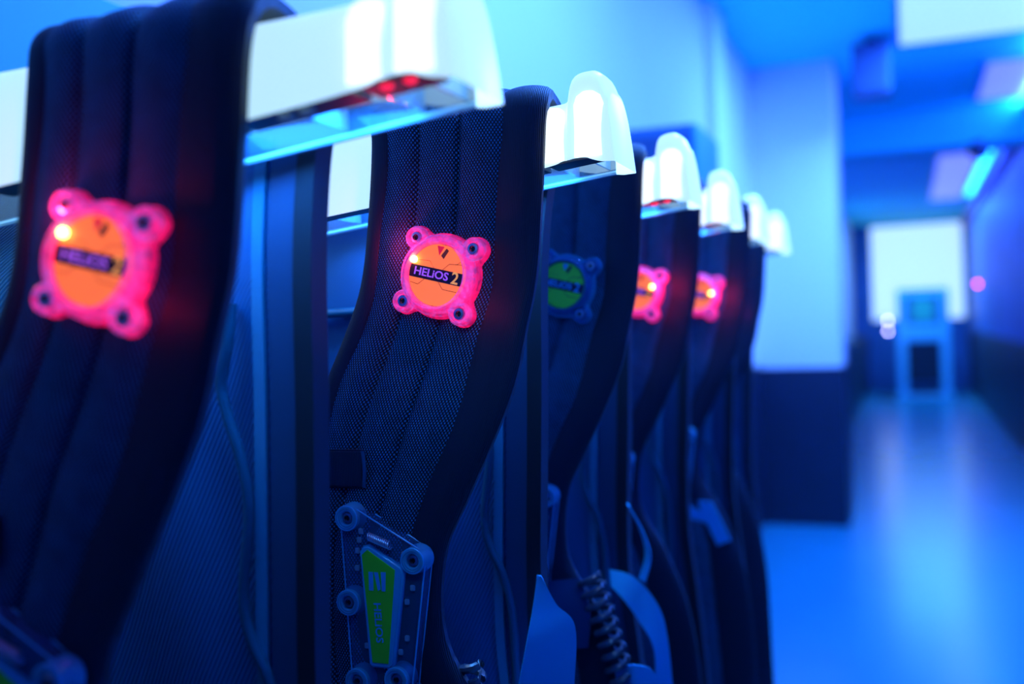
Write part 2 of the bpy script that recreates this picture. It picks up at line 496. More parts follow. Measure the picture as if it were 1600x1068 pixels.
# box hanging from the ceiling
t = empty('ceiling_speaker', (-0.17, 6.6, CEIL))
tag(t, 'blue box speaker hanging from the ceiling beside the pilaster', 'speaker')
link('cabinet', mesh('cabinet', *box(-0.11, 0.11, -0.12, 0.12, -0.36, -0.05, 0.01), M['cabinet']), t)
link('bracket', mesh('bracket', *box(-0.03, 0.03, -0.03, 0.03, -0.05, 0), M['black'], False), t)
link('grille', mesh('grille', *box(-0.09, 0.09, -0.13, -0.121, -0.34, -0.07), M['grille'], False), t)

# cabinet on the wall behind the third and fourth hanger
t = empty('wall_cabinet', (-0.79, 3.2, EYE + 0.10))
tag(t, 'dark blue wall cabinet with pale rim behind the glowing hangers', 'cabinet')
link('body', mesh('body', *box(-0.19, 0.185, -0.09, 0.30, 0, 0.525, 0.012), M['cabinet']), t)
link('front_panel', mesh('front_panel', *box(-0.16, 0.155, -0.105, -0.089, 0.03, 0.49, 0.004), M['grille']), t)
link('side_rim', mesh('side_rim', *box(0.18, 0.193, -0.09, 0.30, 0.0, 0.525, 0.004), M['frame_metal']), t)

# security camera under the beam
t = empty('security_camera', (0.56, 8.9, EYE + 1.38))
tag(t, 'small blue security camera with black lens under the ceiling beam', 'camera')
link('mount', mesh('mount', *lathe([(0.05, 0.0), (0.05, -0.02), (0.02, -0.03), (0.02, -0.06)], 20), M['cabinet']), t)
link('housing', mesh('housing', *xf(lathe([(0.0, -0.11), (0.055, -0.10), (0.06, -0.02), (0.06, 0.09), (0.05, 0.12), (0.0, 0.13)], 20), Matrix.Translation((0.02, -0.02, -0.09)) @ Matrix.Rotation(math.radians(100), 4, 'X')), M['cabinet']), t)
link('lens', mesh('lens', *xf(lathe([(0.0, 0.0), (0.045, 0.0), (0.05, 0.06), (0.03, 0.08), (0.0, 0.085)], 20), Matrix.Translation((-0.04, -0.16, -0.11)) @ Matrix.Rotation(math.radians(80), 4, 'X')), M['black']), t)

# display stand in front of the window
t = empty('display_stand', (0.22, 18.2, 0))
tag(t, 'pale upright stand with small teal screen before the far window', 'stand')
for x in (-0.34, 0.34):
    link('post', mesh('post', *box(x - 0.07, x + 0.07, -0.06, 0.06, 0, EYE + 0.44, 0.01), M['stand']), t)
link('top_rail', mesh('top_rail', *box(-0.27, 0.27, -0.06, 0.06, EYE + 0.30, EYE + 0.44, 0.01), M['stand']), t)
link('middle_rail', mesh('middle_rail', *box(-0.27, 0.27, -0.06, 0.06, EYE - 0.45, EYE - 0.16, 0.01), M['stand']), t)
s_ = link('screen_bezel', mesh('screen_bezel', *box(-0.27, 0.27, -0.04, 0.04, EYE - 0.16, EYE + 0.30), M['cabinet']), t)
link('screen', mesh('screen', *box(-0.17, 0.17, -0.055, -0.041, EYE - 0.11, EYE + 0.32 - 0.06), M['screen'], False), s_)
link('lower_panel', mesh('lower_panel', *box(-0.27, 0.27, -0.03, 0.03, 0.25, EYE - 0.45), M['wainscot'], False), t)
link('foot', mesh('foot', *box(-0.45, 0.45, -0.18, 0.18, 0, 0.04, 0.01), M['stand']), t)

# far indicator lamps
def indicator(loc, mat, label):
    t = empty('indicator_lamp', loc)
    tag(t, label, 'indicator lamp')
    link('bulb', mesh('bulb', *xf(lathe([(0.0, -0.022), (0.016, -0.016), (0.022, 0), (0.016, 0.016), (0.0, 0.022)], 16), Matrix.Identity(4)), mat), t)
    link('base', mesh('base', *lathe([(0.03, -0.03), (0.03, -0.018), (0.0, -0.018)], 16), M['black']), t)
indicator((RX - 0.04, 16.6, EYE + 0.43), M['led_magenta'], 'magenta indicator lamp on the deep blue aisle wall')
t = empty('signal_post', (-0.36, 17.9, 0))
tag(t, 'slim dark post with two lilac lamps left of the display stand', 'signal post')
link('base', mesh('base', *lathe([(0.14, 0.0), (0.14, 0.02), (0.03, 0.04), (0.0, 0.04)], 24), M['black']), t)
link('pole', mesh('pole', *lathe([(0.018, 0.03), (0.018, EYE + 0.02), (0.0, EYE + 0.02)], 14), M['cabinet']), t)
for z in (-0.08, -0.26):
    link('lamp', mesh('lamp', *lathe([(0.0, -0.024), (0.017, -0.017), (0.024, 0), (0.017, 0.017), (0.0, 0.024)], 16, (0.03, -0.03, EYE + z)), M['led_lilac']), t)

# ------------------------------------------------------------------ hangers
SP = 0.34
YV = [0.566 + SP * i for i in range(6)]

def hanger_build():
    # x, top, near bottom, far bottom, half depth
    K = [(-0.95, .200, .092, .092, .046), (-0.80, .202, .098, .098, .045), (-0.62, .204, .112, .112, .044), (-0.50, .205, .124, .124, .043), (-0.40, .206, .136, .134, .042),
         (-0.335, .207, .143, .141, .042), (-0.30, .209, .148, .146, .042), (-0.290, .2105, .151, .147, .042), (-0.2855, .216, .152, .148, .042), (-0.283, .231, .152, .148, .042), (-0.277, .236, .153, .148, .042),
         (-0.267, .2375, .153, .148, .042), (-0.2615, .2365, .151, .148, .042), (-0.2555, .232, .149, .147, .0415), (-0.251, .221, .148, .147, .041)]
    secs = []
    n = 22
    for x, tp, nb, fb, d in catmull(K, 89):
        s = []
        lift = 0.020 * min(1, max(0, (-0.275 - x) / 0.06))
        for i in range(n + 1):
            a = math.pi * i / n
            c, sn = math.cos(a), math.sin(a)
            v = -d * math.copysign(abs(c) ** 0.48, c) * (1 - 0.08 * sn)
            b = nb if i <= n / 2 else fb + lift
            s.append(Vector((x, v, b + (tp - b) * abs(sn) ** 0.62)))
        secs.append(s)
    # end face, flaring outwards towards the bottom
    x, tp, nb, fb, d = K[-1]
    for inset, dx in ((0.96, 0.004), (0.90, 0.006)):
        s = []
        for i, p in enumerate(secs[88]):
            low = 1 - min(1, max(0, (p.z - 0.147) / (tp - 0.147)))
            s.append(Vector((p.x + dx * 0.6 + 0.0065 * low, p.y * inset, 0.147 + (p.z - 0.147) * inset)))
        secs.append(s)
    V = [p for s in secs for p in s]
    Fc = []
    w_ = n + 1
    for i in range(len(secs) - 1):
        for j in range(n):
            Fc.append((i * w_ + j, i * w_ + j + 1, (i + 1) * w_ + j + 1, (i + 1) * w_ + j))
    Fc.append(tuple(range((len(secs) - 1) * w_, len(secs) * w_)))
    return V, Fc

def bottom(x, far=True):
    return 0.112 + (x + 0.62) * 0.112

def skirt_build():
    """clear lower flange: far side, round the tip, a short return on the near side"""
    path = []
    for x in (-0.95, -0.8, -0.62, -0.5, -0.4, -0.32, -0.262): path.append((x, 0.043, bottom(x)))
    P = [Vector(p) for p in catmull(path, 60)]
    V, Fc = [], []
    for i, p in enumerate(P):
        t = (P[min(i + 1, 59)] - P[max(i - 1, 0)]); t.z = 0; t.normalize()
        nrm = Vector((t.y, -t.x, 0)) * -1
        if nrm.dot(Vector((p.x + 0.4, p.y * 20, 0))) < 0: nrm = -nrm
        for off, dz in ((0, 0.024), (0.0015, 0.0), (0.0, -0.001), (-0.003, 0.0), (-0.003, 0.024)):
            V.append(p + nrm * off + Vector((0, 0, dz)))
    k = 5
    for i in range(59):
        for j in range(k):
            Fc.append((i * k + j, i * k + (j + 1) % k, (i + 1) * k + (j + 1) % k, (i + 1) * k + j))
    Fc.append(tuple(range(k))); Fc.append(tuple(range(59 * k, 60 * k)))
    return V, Fc

def flute(x, y, z0, z1, r):
    pr = [(r * 1.12, z0), (r * 1.05, z0 + (z1 - z0) * 0.4), (r, z1 - r * 0.9), (r * 0.8, z1 - r * 0.35), (r * 0.45, z1 - r * 0.08), (0.0, z1)]
    return lathe(pr, 24, (x, y, 0))

def make_hanger(i, label, red):
    t = empty('vest_hanger', (0, YV[i], EYE))
    tag(t, label, 'hanger', 'glowing hangers along the wall')
    part('shell', 'hanger_shell', M['hanger'], hanger_build, t)
    part('skirt', 'hanger_skirt', M['skirt'], skirt_build, t)
    part('lower_rim', 'hanger_rim', M['rim'], lambda: tube([(x, 0.043, bottom(x) - 0.0015) for x in (-0.95, -0.8, -0.62, -0.5, -0.4, -0.32, -0.262)], 0.0030, 8, 30), t)
    part('bright_flute', 'flute_a', M['flute_glow'], lambda: flute(-0.265, -0.031, 0.154, 0.215, 0.015), t)  # moulded flutes of the shell, with a brighter glow in their colour
    part('bright_flute', 'flute_b', M['flute_glow'], lambda: flute(-0.299, -0.032, 0.152, 0.203, 0.014), t)
    def pcb():
        d = []
        for x0, x1 in ((-0.62, -0.50), (-0.50, -0.40), (-0.40, -0.31), (-0.305, -0.256)):
            z = bottom((x0 + x1) / 2) + 0.003
            d.append(xf(box(x0 + 0.001, x1 - 0.001, -0.040, -0.010, -0.0025, 0.0025), Matrix.Translation((0, 0, z)) @ Matrix.Translation(((x0 + x1) / 2, 0, 0)) @ Matrix.Rotation(-0.11, 4, 'Y') @ Matrix.Translation((-(x0 + x1) / 2, 0, 0))))
        return merge(*d)
    b = part('circuit_board', 'hanger_pcb', M['pcb'], pcb, t, smooth=False)
    for x in (-0.36, -0.345):
        part('chip', ('hchip', x), M['chip'], lambda: box(x - 0.004, x + 0.004, -0.036, -0.028, bottom(x) - 0.004, bottom(x) + 0.001), b, smooth=False)
    part('white_led', 'hanger_led', M['led_white'], lambda: lathe([(0.0, -0.0035), (0.003, -0.0015), (0.0035, 0.001), (0.0, 0.003)], 12, (-0.568, -0.035, 0.1165)), b)
    if red:
        for x in (-0.288, -0.272):
            part('red_led', ('hanger_red', x), M['led_red'], lambda: lathe([(0.0, -0.004), (0.004, -0.002), (0.004, 0.002), (0.0, 0.003)], 12, (x, -0.033, bottom(x) + 0.001)), b)
    for x in (-0.55, -0.46, -0.36, -0.300, -0.268):
        part('rib', ('hanger_rib', x), M['rib'], lambda: merge(box(x - 0.0012, x + 0.0012, -0.018, 0.040, bottom(x) + 0.001, bottom(x) + 0.024),
             prism([(x - 0.014, bottom(x) + 0.022), (x - 0.001, bottom(x) + 0.003), (x - 0.001, bottom(x) + 0.022)], 0.040, 0.036)), t, smooth=False)
    d = bpy.data.lights.new('hanger_led_strip', 'AREA'); d.shape = 'RECTANGLE'; d.size, d.size_y = 0.30, 0.03
    d.energy = 1.15; d.color = (0.02, 0.28, 1.0)
    lo = bpy.data.objects.new('hanger_led_strip', d); COL.objects.link(lo); lo.parent = t; lo.location = (-0.45, 0.012, 0.150)
    lo.rotation_euler = (math.radians(18), 0, 0)
    part('wall_bracket', 'hanger_bracket', M['frame_metal'], lambda: box(-0.955, -0.94, -0.06, 0.06, 0.07, 0.235, 0.004), t)
    return t

HL = ['large glowing white hanger nearest the viewer with red circuit lights',
      'glowing white hanger with tall tip carrying the vest in focus',
      'glowing white hanger third from the viewer before the wall cabinet',
      'glowing white hanger fourth from the viewer',
      'blurred glowing hanger fifth from the viewer',
      'blurred glowing hanger farthest from the viewer']
for i in range(6):
    make_hanger(i, HL[i], i in (0, 2))

# ------------------------------------------------------------------ vests
VO = Vector((0.42, 0, 1.05))                 # from hanger coordinates to the vest's own origin
# s-keys of the shoulder strap, front hem -> crest -> back: XL, XR, v, w
STRAP = [(-.60, -.315, -.080, -1.02), (-.60, -.315, -.085, -.84), (-.60, -.318, -.088, -.68), (-.595, -.322, -.090, -.54), (-.585, -.338, -.090, -.43), (-.575, -.370, -.089, -.345), (-.568, -.405, -.088, -.28), (-.562, -.403, -.087, -.206),
         (-.555, -.380, -.084, -.154), (-.545, -.354, -.080, -.10), (-.529, -.334, -.073, -.05), (-.507, -.323, -.067, .0), (-.490, -.313, -.061, .05),
         (-.481, -.307, -.057, .12), (-.478, -.304, -.052, .18), (-.484, -.303, -.042, .208), (-.491, -.306, -.022, .221), (-.493, -.311, .0, .224),
         (-.492, -.313, .024, .219), (-.490, -.312, .043, .203), (-.488, -.312, .053, .17), (-.488, -.322, .057, .15)]

def strap_rows(t0, t1, nt, ns=110, off=0.0, mirror=0, s0=0.0, s1=1.0):
    K = catmull(STRAP, ns)
    K = K[int(s0 * (ns - 1)): int(s1 * (ns - 1)) + 1]
    rows = []
    for xl, xr, v, w_ in K:
        r = []
        for j in range(nt):
            t = t0 + (t1 - t0) * j / (nt - 1)
            x = xl + (xr - xl) * t
            # gentle outward bow across the width
            bow = 0.006 * (1 - (2 * t - 1) ** 2)
            yy = v + (-bow if v < 0 else 0.0)
            if mirror: x = mirror - x
            r.append(Vector((x, yy, w_)) + VO)
        rows.append(r)
    if mirror: rows = [list(reversed(r)) for r in rows]
    return rows

def quilt(t):
    """height of the padded face: grooves at the seams"""
    h = 0.004
    for s_ in (0.30, 0.55):
        d = abs(t - s_) / 0.020
        if d < 1: h -= 0.0045 * (1 - d) ** 1.2
    for a, b in ((0.10, 0.30), (0.30, 0.55), (0.55, 0.80)):
        if a <= t <= b: h += 0.004 * math.sin(math.pi * (t - a) / (b - a))
    return h

def strap_panel(mirror=0):
    t0, t1, nt = 0.08, 0.80, 46
    def h(s, t):
        tt = t0 + (t1 - t0) * t
        # soft cross folds
        return quilt(tt) + 0.0012 * math.sin(s * 55 + 3 * tt)
    return sheet(strap_rows(t0, t1, nt, 130, mirror=mirror), 0.006, h)

def strap_binding(t0, t1, up, mirror=0):
    def h(s, t):
        e = math.sin(math.pi * min(1, max(0, t))) ** 0.5
        return up * e + 0.001
    return sheet(strap_rows(t0, t1, 12, 110, mirror=mirror), 0.007, h)

# back panel: XL, XR, v, w from top to hem
BACK = [(-.74, -.338, .064, .165), (-.78, -.348, .066, .12), (-.85, -.356, .069, .05), (-.86, -.361, .073, -.05), (-.86, -.366, .075, -.15), (-.86, -.371, .077, -.25),
        (-.86, -.372, .079, -.35), (-.86, -.362, .080, -.45), (-.86, -.35, .080, -.60), (-.86, -.345, .078, -.80), (-.86, -.345, .078, -1.02)]
def back_rows(t0, t1, nt, dv=0.0, absw=None, ns=60):
    rows = []
    for xl, xr, v, w_ in catmull(BACK, ns):
        r = []
        for j in range(nt):
            t = j / (nt - 1)
            if absw: x = xr - absw[0] + (absw[0] - absw[1]) * t     # strips measured from the right edge
            else: x = xl + (xr - xl) * (t0 + (t1 - t0) * t)
            fold = 0.004 * math.sin(x * 38 + 1.5 * w_ * 6) if (xr - x) > 0.05 else 0
            r.append(Vector((x, v + dv + fold, w_)) + VO)
        rows.append(r)
    return rows

def circ(n, r, c=(0, 0), a0=0, a1=2 * math.pi):
    return [(c[0] + r * math.cos(a0 + (a1 - a0) * i / n), c[1] + r * math.sin(a0 + (a1 - a0) * i / n)) for i in range(n)]

TOFRONT = Matrix.Rotation(math.radians(90), 4, 'X')      # local +Z of a lathe -> -Y (towards the viewer)

RS = 0.0455                                              # screw circle
def sensor_case():
    """upper shell: stepped ring round the face and four screw posts"""
    ring = lathe([(0.0405, 0.0070), (0.0408, 0.0085), (0.0402, 0.0120), (0.0388, 0.0140), (0.0372, 0.0150), (0.0366, 0.0162), (0.0340, 0.0176), (0.0322, 0.0172), (0.0312, 0.0155), (0.0306, 0.0130)], 64)
    ds = [(ring[0], ring[1][:-2])]
    for k in range(4):
        a = math.radians(45 + 90 * k)
        c = (RS * math.cos(a), RS * math.sin(a), 0)
        ds.append(lathe([(0.0116, 0.006), (0.0116, 0.0105), (0.0104, 0.0125), (0.0092, 0.0130), (0.0086, 0.0122), (0.0078, 0.0126), (0.0070, 0.0118), (0.0066, 0.0085), (0.0, 0.008)], 32, c))
    return xf(merge(*ds), TOFRONT)

def sensor_flange():
    """lower flange: one outline running round the ring and the four tabs"""
    def outline(scale):
        out = []
        n = 144
        for i in range(n):
            a = 2 * math.pi * i / n
            d = Vector((math.cos(a), math.sin(a)))
            r = 0.0428
            for k in range(4):
                b_ = math.radians(45 + 90 * k)
                c = Vector((math.cos(b_), math.sin(b_))) * RS
                p = c.dot(d); q = c.length_squared - p * p
                if p > 0 and q < 0.0132 ** 2: r = max(r, p + math.sqrt(0.0132 ** 2 - q))
            out.append(r * scale)
        for _ in range(2): out = [(out[i - 1] + 2 * out[i] + out[(i + 1) % n]) / 4 for i in range(n)]
        return [(o_ * math.cos(2 * math.pi * i / n), o_ * math.sin(2 * math.pi * i / n)) for i, o_ in enumerate(out)]
    V, Fc = [], []
    levels = [(0.985, 0.0), (1.0, 0.0015), (1.0, 0.0042), (0.975, 0.0060), (0.94, 0.0070)]
    n = 144
    for sc_, z in levels: V += [Vector((x, y, z)) for x, y in outline(sc_)]
    for k in range(len(levels) - 1):
        for i in range(n): Fc.append((k * n + i, k * n + (i + 1) % n, (k + 1) * n + (i + 1) % n, (k + 1) * n + i))
    b0 = (len(levels) - 1) * n
    V += [Vector((0.031 * math.cos(2 * math.pi * i / n), 0.031 * math.sin(2 * math.pi * i / n), 0.0072)) for i in range(n)]
    for i in range(n): Fc.append((b0 + i, b0 + (i + 1) % n, b0 + n + (i + 1) % n, b0 + n + i))
    return xf((V, Fc), TOFRONT)

def sensor_core():
    d = [lathe([(0.0312, 0.0073), (0.0375, 0.0073), (0.0375, 0.0095), (0.035, 0.0120), (0.0325, 0.0125), (0.0312, 0.0073)], 48)]
    d[0] = (d[0][0], d[0][1][:-2])
    for k in range(4):
        a = math.radians(45 + 90 * k)
        d.append(lathe([(0.0085, 0.006), (0.0085, 0.0085), (0.0055, 0.0095)], 20, (RS * math.cos(a), RS * math.sin(a), 0)))
    return xf(merge(*d), TOFRONT)

def strip2d(pts, wdt, y):
    """thin flat polyline on a label (x, z)"""
    ds = []
    for (x0, z0), (x1, z1) in zip(pts[:-1], pts[1:]):
        L = math.hypot(x1 - x0, z1 - z0); nx, nz = -(z1 - z0) / L * wdt / 2, (x1 - x0) / L * wdt / 2
        ds.append(([Vector((x0 + nx, y, z0 + nz)), Vector((x1 + nx, y, z1 + nz)), Vector((x1 - nx, y, z1 - nz)), Vector((x0 - nx, y, z0 - nz))], [(0, 1, 2, 3)]))
    return merge(*ds)

DR = 0.0302
def make_round_sensor(parent, loc, rot, lit, led_ang):
    c = part('round_sensor', 'round_case', M['case_lit'] if lit else M['case_clear'], sensor_case, parent, loc, rot)
    c['label'] = 'pink-lit clear round sensor with face lit orange' if lit else 'unlit clear round sensor with green face'
    c.scale = (0.93, 1.3, 0.93)
    part('flange', 'round_flange', M['flange_lit'] if lit else M['flange_clear'], sensor_flange, c)
    part('light_guide', 'round_core', M['core_lit'] if lit else M['core_clear'], sensor_core, c)
    part('face_disc', 'face_disc', M['label_lit'] if lit else M['label_green'], lambda: xf(lathe([(DR, 0.004), (DR, 0.0125), (0.0, 0.0125)], 48), TOFRONT), c)
    def band():
        pts = []
        for i in range(13):
            z = 0.0062 - 0.0124 * i / 12
            pts.append((math.sqrt(DR ** 2 - z * z), z))
        pts += [(-x, z) for x, z in reversed(pts)]
        return prism(pts, -0.0124, -0.0129)
    part('name_band', 'band', M['band'], band, c, smooth=False)
    def letters(txt, size, x, ys):
        V, Fc = text_mesh(txt, size, 0.0001)
        mt = Matrix.Translation((x, -0.0131, 0.0)) @ TOFRONT @ Matrix.Diagonal((1.0, ys, 1, 1))
        return xf((V, Fc), mt)
    part('lettering', 'helios', M['letters'] if lit else M['letters_pale'], lambda: letters('HELiOS', 0.0122, -0.0055, 0.90), c, smooth=False)
    part('numeral', 'two', M['gold'] if lit else M['letters_pale'], lambda: letters('2', 0.0165, 0.0215, 1.0), c, smooth=False)
    part('circuit_line', 'circuit', M['line'], lambda: merge(
        strip2d([(0.006, 0.0062), (0.012, 0.013), (0.026, 0.0145)], 0.0005, -0.0127), strip2d([(0.020, 0.0138), (0.024, 0.0175)], 0.0005, -0.0127),
        strip2d([(-0.004, 0.0062), (-0.010, 0.0125), (-0.026, 0.0110)], 0.0003, -0.0127), strip2d([(0.004, -0.0062), (0.010, -0.0125), (0.026, -0.0125)], 0.0005, -0.0127),
        strip2d([(-0.012, -0.0062), (-0.018, -0.0125), (-0.027, -0.0115)], 0.0005, -0.0127)), c, smooth=False)
    part('face_mark', 'markr', M['mark_red'] if lit else M['letters_pale'], lambda: prism([(-0.005, 0.0285), (0.003, 0.0285), (-0.001, 0.0195)], -0.0124, -0.0128), c, smooth=False)
    part('face_mark', 'markg', M['mark_grey'] if lit else M['band'], lambda: prism([(0.001, 0.0195), (0.0055, 0.0275), (0.0085, 0.0255), (0.0045, 0.0165)], -0.0124, -0.0127), c, smooth=False)
    for k in range(4):
        a = math.radians(45 + 90 * k)
        ce = (RS * math.cos(a), RS * math.sin(a), 0)
        part('screw', ('rscrew', k), M['screw'], lambda: xf(merge(lathe([(0.0060, 0.0082), (0.0062, 0.0104), (0.0054, 0.0116), (0.0031, 0.0118), (0.0030, 0.0095), (0.0, 0.0095)], 20, ce)), TOFRONT), c)
        part('screw_socket', ('rsock', k), M['hex'], lambda: xf(lathe([(0.0030, 0.0094), (0.0030, 0.0099), (0.0, 0.0099)], 6, ce), TOFRONT), c)
    if lit:
        a = math.radians(led_ang)
        p = (0.0285 * math.cos(a), 0.0285 * math.sin(a), 0.0145)
        part('led', ('led', led_ang), M['led_hot'], lambda: xf(lathe([(0.0, -0.0025), (0.0036, -0.0008), (0.0036, 0.0012), (0.0, 0.0030)], 14, p), TOFRONT), c)
        ld = bpy.data.lights.new('led_glow', 'POINT'); ld.energy = 0.13; ld.color = (1.0, 0.02, 0.10); ld.shadow_soft_size = 0.004
        lo = bpy.data.objects.new('led_glow', ld); COL.objects.link(lo); lo.parent = c
        lo.location = (0.052 * math.cos(a), -0.020, 0.052 * math.sin(a))
        ld = bpy.data.lights.new('led_glow', 'POINT'); ld.energy = 0.013; ld.color = (1.0, 0.02, 0.10); ld.shadow_soft_size = 0.004
        lo = bpy.data.objects.new('led_glow', ld); COL.objects.link(lo); lo.parent = c
        lo.location = (0.050, -0.015, -0.020)
    return c

LC = Vector((-0.47, 0, -0.25))
LSCREW = [(-.502, -.173), (-.435, -.209), (-.503, -.251), (-.496, -.323), (-.455, -.318)]
def low_pts(pts): return [(x - LC.x, z - LC.z) for x, z in pts]
def lower_case():
    body = prism(low_pts([(-.511, -.172), (-.503, -.163), (-.496, -.164), (-.430, -.199), (-.424, -.209), (-.441, -.325), (-.448, -.330), (-.500, -.331), (-.503, -.328)]), 0.0, -0.014, 0.003)
    return body

def lower_post(x, z):
    return xf(lathe([(0.0132, 0.0), (0.0135, 0.004), (0.0128, 0.0085), (0.0120, 0.0095), (0.0118, 0.0170), (0.0106, 0.0190), (0.0092, 0.0193), (0.0086, 0.0184), (0.0074, 0.0186), (0.0062, 0.0178), (0.0055, 0.014), (0.0, 0.0138)], 32, (x, z, 0)), TOFRONT)

def make_lower_sensor(parent, loc, rot):
    c = part('lower_sensor', 'lower_case', M['case_clear'], lower_case, parent, loc, rot)
    c['label'] = 'clear angular sensor with green nameplate on the lower strap'
    OUT = [(-.511, -.172), (-.503, -.163), (-.496, -.164), (-.430, -.199), (-.424, -.209), (-.441, -.325), (-.448, -.330), (-.500, -.331), (-.503, -.328), (-.511, -.172), (-.503, -.163)]
    part('edge_highlight', 'lower_edge', M['frame_pale'], lambda: tube([(x, -0.0135, z) for x, z in low_pts(OUT)], 0.0008, 6), c)  # bright highlight along the case edge, put in as a pale tube
    part('edge_highlight', 'lower_edge_b', M['frame_pale'], lambda: tube([(x * 1.02, -0.001, z * 1.01) for x, z in low_pts(OUT)], 0.0007, 6), c)
    part('backing_plate', 'lower_back', M['dark_plate'], lambda: prism(low_pts([(-.508, -.175), (-.500, -.168), (-.430, -.205), (-.446, -.326), (-.499, -.326)]), 0.001, -0.003), c, smooth=False)
    fr = part('nameplate_frame', 'lower_frame', M['frame_pale'], lambda: prism(low_pts([(-.490, -.204), (-.486, -.198), (-.481, -.197), (-.447, -.215), (-.4445, -.221), (-.457, -.305), (-.461, -.309), (-.480, -.309), (-.483, -.306)]), -0.012, -0.0175, 0.002), c)
    part('nameplate', 'nameplate', M['label_green'], lambda: prism(low_pts([(-.487, -.206), (-.481, -.201), (-.453, -.218), (-.4625, -.304), (-.479, -.304)]), -0.0174, -0.0181, 0.0003), fr, smooth=False)
    def letters():
        V, Fc = text_mesh('HELiOS', 0.0115, 0.0001)
        return xf((V, Fc), Matrix.Translation((-.4715 - LC.x, -0.0184, -.267 - LC.z)) @ TOFRONT @ Matrix.Rotation(math.radians(-87), 4, 'Z') @ Matrix.Diagonal((1.0, 0.9, 1, 1)))
    part('lettering', 'lhelios', M['letters_pale'], letters, fr, smooth=False)
    def nmark():
        # a square emblem holding a slanted N made of three strokes with rounded corner feet
        x, z = -.4715 - LC.x, -.2295 - LC.z
        q = 0.0085
        return merge(prism([(x - q, z - q), (x - q * .45, z - q), (x - q * .45, z + q), (x - q, z + q)], -0.0180, -0.0185),
                     prism([(x - q * .35, z + q), (x + q * .15, z + q), (x + q * .45, z - q * .8), (x + q * .1, z - q)], -0.0180, -0.0185),
                     prism([(x + q * .5, z + q * 1.05), (x + q * 1.1, z + q * 1.05), (x + q, z - q), (x + q * .55, z - q)], -0.0180, -0.0185))
    part('emblem', 'nmark', M['letters_pale'], nmark, fr, smooth=False)
    for k, (x, z) in enumerate(low_pts(LSCREW)):
        part('screw_post', ('lpost', k), M['flange_clear'], lambda: lower_post(x, z), c)
        part('post_highlight', ('lrim', k), M['frame_pale'], lambda: tube([(x + 0.0112 * math.cos(q), -0.0182, z + 0.0112 * math.sin(q)) for q in [2 * math.pi * j / 28 for j in range(29)]], 0.0008, 6), c)  # pale ring added as the highlight round the post
        part('screw', ('lscrew', k), M['screw'], lambda: xf(lathe([(0.0050, 0.0138), (0.0052, 0.0160), (0.0044, 0.0172), (0.0028, 0.0174), (0.0027, 0.0150), (0.0, 0.0150)], 20, (x, z, 0)), TOFRONT), c)
        part('screw_socket', ('lsock', k), M['hex'], lambda: xf(lathe([(0.0028, 0.0149), (0.0028, 0.0156), (0.0, 0.0156)], 4, (x, z, 0)), TOFRONT), c)
    def spring():
        pts = []
        for i in range(12 * 12):
            a = 2 * math.pi * i / 12; u = i / 143
            pts.append((-.480 - LC.x + 0.022 * u, -0.0165 + 0.0036 * math.cos(a), -.189 - LC.z - 0.0075 * u + 0.0036 * math.sin(a)))
        return tube(pts, 0.0006, 5)
    part('spring', 'spring', M['spring'], spring, c)
    for k, (x, z) in enumerate(low_pts([(-.489, -.185), (-.491, -.193), (-.493, -.203), (-.494, -.219), (-.437, -.234), (-.443, -.247), (-.444, -.28), (-.486, -.29), (-.451, -.293), (-.445, -.204)])):
        part('chip', ('lchip', k), M['chip'], lambda: box(x - 0.0022, x + 0.0022, -0.0160, -0.0135, z - 0.0026, z + 0.0026, 0.0006), c)
    return c

def ribbon(keys, thick=0.0016, ns=36, nt=8):
    """keys of (xl, yl, zl, xr, yr, zr) in vest coordinates before the origin shift"""
    rows = []
    for k in catmull(keys, ns):
        a, b = Vector(k[:3]) + VO, Vector(k[3:]) + VO
        rows.append([a.lerp(b, j / (nt - 1)) for j in range(nt)])
    return sheet(rows, thick)

